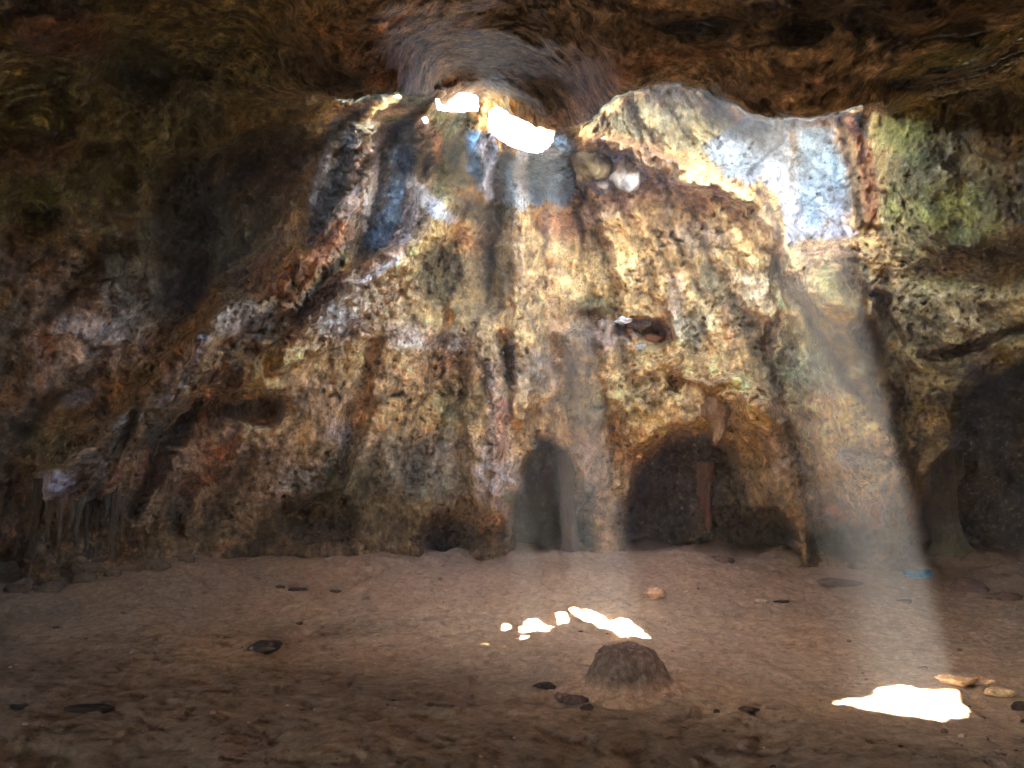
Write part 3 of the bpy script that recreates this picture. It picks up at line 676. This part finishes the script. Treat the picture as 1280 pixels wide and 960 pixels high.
def sphere_grid(nu, nv):
    th = np.linspace(0, 2*math.pi, nu, endpoint=False); ph = np.linspace(0.03, math.pi - 0.03, nv)
    T, Pn_ = np.meshgrid(th, ph)
    v = np.stack([np.cos(T)*np.sin(Pn_), np.sin(T)*np.sin(Pn_), np.cos(Pn_)], -1).reshape(-1, 3)
    i = np.arange(nu*nv).reshape(nv, nu)
    q = np.stack([i[:-1], np.roll(i[:-1], -1, 1), np.roll(i[1:], -1, 1), i[1:]], -1).reshape(-1, 4)
    t = len(v); v = np.vstack([v, [[0, 0, 1], [0, 0, -1]]])
    cap = [[i[0, (k+2) % nu], i[0, (k+1) % nu], i[0, k], t] for k in range(0, nu, 2)] + [[i[-1, k], i[-1, (k+1) % nu], i[-1, (k+2) % nu], t+1] for k in range(0, nu, 2)]
    return v, np.vstack([q, np.array(cap)])[:, ::-1]

def make_rock(name, loc, size, seed, base, alt=None, rough=0.22, angular=0.5, rot=0.0, mat=None, nu=48, nv=30):
    v, q = sphere_grid(nu, nv); s = seed*3.7
    a = fbm(v + s, 1.1, 3, s)
    # chipped facets
    rs = np.random.RandomState(int(seed*13) + 5); d = v.copy(); rad = np.ones(len(v))
    for _ in range(11):
        n_ = rs.normal(size=3); n_ /= np.linalg.norm(n_); h = rs.uniform(0.5, 0.9)
        dot = d@n_; rad = np.minimum(rad, np.where(dot > 0.05, h/np.maximum(dot, 0.05), 9))
    rad = (1-angular) + angular*rad
    rad = rad*(1 + rough*1.5*a + 0.10*fbm(v*2.5 + s, 1.6, 4, s) + 0.05*ridged(v + s, 4.0, 3, s))
    p = v*rad[:, None]*np.array(size)/2.0
    c, s_ = math.cos(rot), math.sin(rot)
    p = np.stack([p[:, 0]*c - p[:, 1]*s_, p[:, 0]*s_ + p[:, 1]*c, p[:, 2]], -1)
    o = np_mesh(name, p, q, tinted(p, base, alt, seed), mat or M_stone)
    o.location = loc
    return o

def floor_stone(name, u, v, wpx, hpx, seed, base, alt, label, group=None, deep=1.0, sink=0.3, rot=0.0, angular=0.85):
    f = floor_hit(u, v); k = f[1]/F
    w, h = wpx*k, hpx*k
    f[2] = ground_z(f[0], f[1])
    hh = h/(1-sink)
    o = make_rock(name, (f[0], f[1] + w*deep*0.25, f[2] + h - hh/2), (w, w*deep, hh), seed, base, alt, rot=rot, angular=angular)
    return tag(o, label, "stone", group)

# the hump in front of the middle light patches
def build_mound():
    f = floor_hit(785, 868); k = f[1]/F
    nu, nv = 160, 90
    th = np.linspace(0, 2*math.pi, nu, endpoint=False); t = np.linspace(0.0, 1.0, nv)
    T, Q_ = np.meshgrid(th, t)
    rmax = 0.60
    rr = Q_*rmax
    rq_ = rr/(0.30*(1 + 0.10*np.cos(T + 0.5) + 0.05*np.cos(3*T)))
    core = 0.305*np.exp(-rq_**5.5)
    skirt = 0.06*(1 - sstep(0.24, 0.42, rr*(1 - 0.28*np.cos(T))))
    x = rr*np.cos(T)*1.05; y = rr*np.sin(T)
    P = np.stack([x, y, core], -1)
    z = np.maximum(core*1.0 + 0.015, skirt)
    z = z + (0.030*fbm(P, 5.0, 4, 3, 0.6) + 0.018*ridged(P, 8.0, 3, 6) + 0.008*fbm(P, 40, 2, 2))*sstep(1.0, 0.75, Q_) - 0.02
    x = x + 0.03*perlin(P[..., 2]*9, x*4, y*4)*(core > 0.02); y = y + 0.02*perlin(x*5, P[..., 2]*9, y*4)
    v = np.stack([x, y, z - 0.05 - 0.10*sstep(0.7, 1.0, Q_)], -1).reshape(-1, 3)
    i = np.arange(nu*nv).reshape(nv, nu)
    q = np.stack([i[:-1], i[1:], np.roll(i[1:], -1, 1), np.roll(i[:-1], -1, 1)], -1).reshape(-1, 4)
    c = tinted(v, (112, 88, 72), (150, 136, 130), 3)
    lo = (1 - sstep(-0.03, 0.08, v[:, 2]))[:, None]; c = c*(1-lo*0.9) + lin((176, 140, 110))*lo*0.9
    o = np_mesh("rock_mound", v, q, c, M_stone)
    o.location = (f[0], f[1] + 0.28, ground_z(f[0], f[1] + 0.28))
    return tag(o, "knobbly brown dome of rock rising from the floor below the middle light patches", "rock")
build_mound()

DK = (58, 42, 36); BR = (120, 90, 72); PALE = (196, 164, 128)
floor_stone("stone", 720, 880, 44, 9, 1, (84,62,54), (120,92,78), "dark flat stone against the foot of the brown rock dome", deep=0.7)
floor_stone("stone", 703, 874, 26, 7, 2, (112,84,70), BR, "small dark stone beside the larger flat one left of the dome", deep=0.9)
floor_stone("stone", 733, 889, 16, 7, 3, (70,52,46), BR, "smallest stone in front of the brown rock dome", deep=0.9)
floor_stone("stone", 679, 862, 30, 6, 4, DK, (84,62,52), "thin dark stone lying alone left of the rock dome", deep=0.6, rot=-0.25)
floor_stone("stone", 327, 818, 50, 11, 5, (44,32,28), (72,54,46), "dark low slab of rock alone on the floor in the left half", deep=0.7)
floor_stone("stone", 106, 892, 62, 7, 6, (44,34,30), (66,50,42), "long dark slab standing for floor shade near the lower left corner", deep=0.5)  # this slab and the next stand in for shading on the floor
floor_stone("stone", 22, 882, 34, 5, 7, (50,38,32), (66,50,42), "short dark slab standing for floor shade at the left edge", deep=0.6)
floor_stone("stone", 372, 740, 22, 4, 8, (58,42,36), BR, "flat stone far back left below the wall", deep=0.8)
floor_stone("stone", 348, 739, 14, 4, 9, (70,52,44), BR, "little stone at the left end of the far left line of stones", deep=0.8)
floor_stone("stone", 418, 741, 15, 3, 10, (70,52,44), BR, "little stone at the right end of the far left line of stones", deep=0.8)
floor_stone("stone", 374, 782, 9, 3, 11, (80,62,54), BR, "tiny stone between the dark slab and the back wall", deep=0.8)
floor_stone("boulder", 820, 751, 24, 14, 12, (196,150,110), (220,184,150), "rounded pale boulder behind the right end of the middle light patch", deep=0.9)
floor_stone("stone", 951, 757, 24, 5, 13, PALE, (200,176,150), "pale flat stone in the middle of the floor behind the light shaft", deep=0.7)
floor_stone("stone", 980, 757, 22, 4, 14, (66,48,40), BR, "dark flat stone right beside the pale flat one", deep=0.6)
floor_stone("stone", 938, 891, 24, 4, 15, (60,44,38), BR, "thin dark stone between the rock dome and the bright right patch", deep=0.5, rot=-0.2)
floor_stone("stone", 1204, 864, 52, 12, 16, (212,168,120), (226,196,156), "broad tan slab just behind the bright right light patch", deep=0.8)
floor_stone("stone", 1223, 853, 25, 9, 17, (206,158,104), (220,184,140), "small tan stone on top of the broad tan slab", deep=0.7)
floor_stone("stone", 1240, 862, 20, 7, 18, (206,164,120), (226,196,156), "small tan stone at the right end of the broad tan slab", deep=0.9)
floor_stone("stone", 1256, 876, 34, 8, 19, (206,174,130), (226,200,160), "low tan stone between the broad slab and the right edge", deep=0.8)
floor_stone("stone", 1279, 888, 26, 9, 20, (52,38,32), (80,60,50), "dark jagged stone at the right edge beside the light patch", deep=0.8)
floor_stone("stone", 1182, 921, 9, 4, 21, (84,66,50), BR, "tiny dark stone in front of the bright right patch", deep=0.9)
floor_stone("stone", 1130, 751, 26, 4, 22, (70,52,44), BR, "flat stone within the haze of the right light shaft", deep=0.8)
for k_, (u_, v_, w_, h_, l_) in enumerate([
    (18, 742, 34, 14, "dark boulder at the left edge under the hanging dripstone"),
    (60, 738, 40, 16, "widest dark boulder at the foot of the left wall"),
    (104, 731, 30, 15, "dark boulder right under the fringe of dripstone"),
    (138, 722, 24, 12, "dark boulder beside the end of the dripstone fringe"),
    (190, 716, 40, 14, "brown boulder in the bay right of the dripstone fringe"),
    (232, 712, 22, 9, "small brown boulder at the right end of the left bay")]):
    tag(floor_stone("boulder", u_, v_, w_, h_, 30 + k_, (108,86,68), (84,74,58), l_, deep=0.8, sink=0.35), l_, "boulder", "boulders at the foot of the left wall")
for k_, (u_, v_, w_, h_, l_) in enumerate([
    (1128, 712, 34, 16, "rounded brown boulder at the foot of the right wall inside the light shaft"),
    (1010, 712, 22, 7, "low dark boulder below the right hanging pillar"),
    (905, 704, 34, 8, "low brown boulder at the mouth of the large dark alcove"),
    (1052, 735, 60, 7, "long low ledge of rock left of the right light shaft"),
    (1215, 740, 50, 14, "dark boulder in the mouth of the right passage"),
    (1262, 752, 40, 10, "dark boulder at the right edge in front of the passage")]):
    tag(floor_stone("boulder", u_, v_, w_, h_, 50 + k_, (110,80,62), (90,70,56), l_, deep=0.8, sink=0.35), l_, "boulder", "boulders at the foot of the right wall")

# small blue bag at the right end of the back wall
f = floor_hit(1147, 722)
b_ = make_rock("plastic_bag", (f[0], f[1], ground_z(f[0], f[1]) + 0.03), (0.42, 0.3, 0.16), 77, (34, 92, 122), (60, 120, 146), rough=0.6, angular=0.9)
mb = bpy.data.materials.new("blue plastic"); mb.use_nodes = True
bn = mb.node_tree; bs = bn.nodes["Principled BSDF"]; bs.inputs["Roughness"].default_value = 0.45
va = bn.nodes.new("ShaderNodeVertexColor"); va.layer_name = "rock_tint"; bn.links.new(va.outputs[0], bs.inputs["Base Color"])
b_.data.materials.clear(); b_.data.materials.append(mb)
tag(b_, "crumpled blue plastic lying at the foot of the right wall in the light shaft", "bag")

# boulders wedged in the niche under the ceiling and in the small cavity
for k_, (u_, v_, w_, h_, base, alt, nm, l_) in enumerate([
    (739, 201, 50, 46, (104,88,56), (130,104,74), "boulder", "mossy brown boulder wedged in the niche beside the blue streaks"),
    (753, 224, 38, 36, (124,110,106), (160,146,146), "boulder", "round grey boulder wedged low in the niche"),
    (784, 212, 56, 46, (158,148,142), (190,182,180), "boulder", "largest pale grey boulder wedged in the niche"),
    (797, 405, 30, 22, (236,228,214), (222,210,196), "stone", "white stone in the small cavity above the large alcove"),  # white stones here have their sunlit brightness put into the colour
    (778, 401, 26, 8, (232,226,214), (200,190,180), "stone", "thin white stone at the left of the small cavity"),
    (800, 434, 17, 9, (226,222,216), (200,196,190), "stone", "white chip below the small cavity above the large alcove"),
    (787, 415, 13, 14, (150,92,60), (176,120,80), "stone", "orange stone between the white ones in the small cavity"),
    (816, 424, 30, 16, (150,88,48), (120,70,44), "stone", "rust orange stone on the right in the small cavity")]):
    p = wall_at(u_, v_, 0.02 if k_ < 3 else 0.08); k = np.linalg.norm(p - [0, 0, EYE])/F
    o = make_rock(nm, tuple(p), (w_*k, w_*k*0.9, h_*k), 80 + k_, base, alt, rot=0.4*k_, angular=1.0, rough=0.35)
    tag(o, l_, nm)

# dripstone
def dripstone(name, cat, u, v0, v1, w0, w1, label, group=None, front=0.12, bend=0.0, base=(150,124,92), alt=(96,92,52), seed=1.0, foot=False, ribs=0.15, front_base=None):
    yy = (wall_at(u, v0 - 16)[1] + wall_at(u - 6, v0 - 13)[1] + wall_at(u + 6, v0 - 13)[1])/3 + 0.02
    dd = pix_dir(u, v0 - 6); top = dd*yy/dd[1] + np.array([0, 0, EYE]); k = yy/F
    if foot: yy = max(yy, floor_hit(u, v1)[1] - 0.1); dd = pix_dir(u, v0 - 6); top = dd*yy/dd[1] + np.array([0, 0, EYE]); k = yy/F
    if foot: v1 = HORIZON + F*(EYE - ground_z(top[0], yy) + 0.06)/yy
    v0 = v0 - 6
    L = (v1 - v0)*k; r0, r1 = w0*k/2, w1*k/2
    nu, nv = 40, 70
    th = np.linspace(0, 2*math.pi, nu, endpoint=False); t = np.linspace(0, 1, nv)
    T, Q_ = np.meshgrid(th, t)
    rad = r0 + (r1 - r0)*Q_**(0.75)
    if foot: rad = rad*(1 + 0.6*sstep(0.8, 1.0, Q_)) 
    else: rad = rad*(1 - sstep(0.86, 1.0, Q_)*0.75)
    rad = rad*(1 + 0.35*(1 - sstep(0, 0.3, Q_)))
    z = -Q_*L
    N_ = perlin(np.cos(T)*1.6 + seed, np.sin(T)*1.6, z*1.6/max(r0, .03)*0.12 + seed*3) 
    N2 = perlin(np.cos(T)*3.2 + seed*2, np.sin(T)*3.2, z*3.0 + seed)
    rad = rad*(1 + 0.45*N_ + ribs*2*N2 + 0.1*perlin(np.cos(T)*2 + seed, np.sin(T)*2, z*22))
    ox = bend*L*Q_ + 0.25*r0*np.sin(Q_*5 + seed); oy = 0.2*r0*np.cos(Q_*4 + seed)
    v = np.stack([np.cos(T)*rad + ox, np.sin(T)*rad + oy, z + 0.12*L*0], -1)
    v[0, :, 2] += 0.25
    v = v.reshape(-1, 3)
    i = np.arange(nu*nv).reshape(nv, nu)
    q = np.stack([i[:-1], np.roll(i[:-1], -1, 1), np.roll(i[1:], -1, 1), i[1:]], -1).reshape(-1, 4)[:, ::-1]
    tip = len(v); v = np.vstack([v, [[ox[-1, 0], oy[-1, 0], -L - r1*0.3], [0, 0, 0.25]]])
    cap = [[i[-1, k2], tip, i[-1, (k2+2) % nu], i[-1, (k2+1) % nu]] for k2 in range(0, nu, 2)] 
    q = np.vstack([q, np.array(cap)])
    o = np_mesh(name, v, q, tinted(v*np.array([1, 1, .3]), base, alt, seed), M_stone)
    o.location = tuple(top)
    return tag(o, label, cat, group)

LG = "stalactites fringing the left wall"
fr = [(48,628,702,12,7,"thick stalactite at the left end of the low fringe"), (62,640,676,7,3,"second stalactite from the left in the low fringe"), (76,634,690,9,3,"third stalactite from the left in the low fringe"),
      (90,640,664,6,2,"short fourth stalactite from the left in the low fringe"), (99,636,682,8,3,"fifth stalactite from the left in the low fringe"), (110,642,692,8,4,"long stalactite in the middle of the low fringe"),
      (122,640,668,6,2,"short fourth stalactite from the right in the low fringe"), (133,634,660,7,2,"third stalactite from the right in the low fringe"), (144,636,700,10,5,"long stalactite second from the right in the low fringe"), (153,632,676,6,3,"thin stalactite at the right end of the low fringe")]
for k_, (u_, a_, b_, w0_, w1_, l_) in enumerate(fr):
    dripstone("stalactite", "stalactite", u_, a_, b_, w0_, w1_, l_, LG, front=0.05, alt=(56,50,36), base=[(78,62,46), (70,60,42), (82,62,46)][k_ % 3], seed=k_*1.7 + 1, front_base=11.0)
dripstone("stalactite", "stalactite", 896, 524, 556, 26, 7, "stout tan stalactite hanging at the top edge of the large alcove", front=0.25, base=(140,106,70), alt=(110,86,58), seed=31)
dripstone("stalactite", "stalactite", 882, 600, 664, 16, 7, "rusty stalactite hanging inside the large dark alcove", front=0.4, base=(136,88,58), alt=(100,66,48), seed=35)
dripstone("column", "column", 710, 586, 702, 14, 20, "slim dull brown column inside the narrow alcove", front=0.2, base=(92,66,52), alt=(70,52,42), seed=41, foot=True, front_base=12.9)
dripstone("column", "column", 1178, 588, 724, 34, 36, "thick mossy column at the mouth of the right passage", front=0.2, base=(110,98,58), alt=(70,66,40), seed=47, foot=True, front_base=12.2)

# pebbles and crumbs trodden into the floor
rs = np.random.RandomState(5); pv_, pq_, pc_ = [], [], []; base_n = 0
sv, sq = sphere_grid(8, 5)
cnt = 0
while cnt < 500:
    Yp = 4.2*(13.2/4.2)**rs.rand(); Xp = rs.uniform(-0.72, 0.72)*Yp
    if fbm(np.array([[Xp, Yp, 0]]), 0.9, 3, 66)[0] + rs.rand()*0.5 < 0.12: continue
    s_ = 0.006 + 0.026*rs.rand()**5
    p = sv*np.array([s_*rs.uniform(.8, 1.6), s_*rs.uniform(.8, 1.3), s_*rs.uniform(.4, .8)])*(1 + 0.35*rs.normal(size=(len(sv), 1))*0.5)
    jx = int(np.argmin(np.abs(np.arctan2(Xp, Yp) - np.arctan2(FX[0], FY[0])))); jy = int(np.argmin(np.abs(np.hypot(Xp, Yp) - np.hypot(FX[:, jx], FY[:, jx]))))
    p = p + np.array([Xp, Yp, FZ[jy, jx] + s_*0.15])
    pv_.append(p); pq_.append(sq + base_n); base_n += len(sv)
    c0 = lin([(150,118,96), (110,86,70), (186,164,142), (70,54,44)][rs.randint(4)]); pc_.append(np.tile(c0, (len(sv), 1))); cnt += 1
struct(np_mesh("gravel", np.vstack(pv_), np.vstack(pq_), np.vstack(pc_), M_stone), 'stuff')

# ------------------------------------------------------------------ dusty air
hz_me = bpy.data.meshes.new("haze")
x0, x1, y0, y1, z0, z1 = -71, 71, -71, 71, -8, 9.5
vs = [(x0,y0,z0),(x1,y0,z0),(x1,y1,z0),(x0,y1,z0),(x0,y0,z1),(x1,y0,z1),(x1,y1,z1),(x0,y1,z1)]
hz_me.from_pydata(vs, [], [(0,3,2,1),(4,5,6,7),(0,1,5,4),(1,2,6,5),(2,3,7,6),(3,0,4,7)])
hz_o = link(bpy.data.objects.new("haze", hz_me)); struct(hz_o, 'stuff')
hm = bpy.data.materials.new("dusty air"); hm.use_nodes = True
hn = hm.node_tree; hn.nodes.remove(hn.nodes["Principled BSDF"])
pv = hn.nodes.new("ShaderNodeVolumePrincipled"); pv.inputs["Color"].default_value = (0.95, 0.93, 0.9, 1); pv.inputs["Density"].default_value = HAZE_DENSITY
hn.links.new(pv.outputs[0], hn.nodes["Material Output"].inputs["Volume"])
hz_me.materials.append(hm)
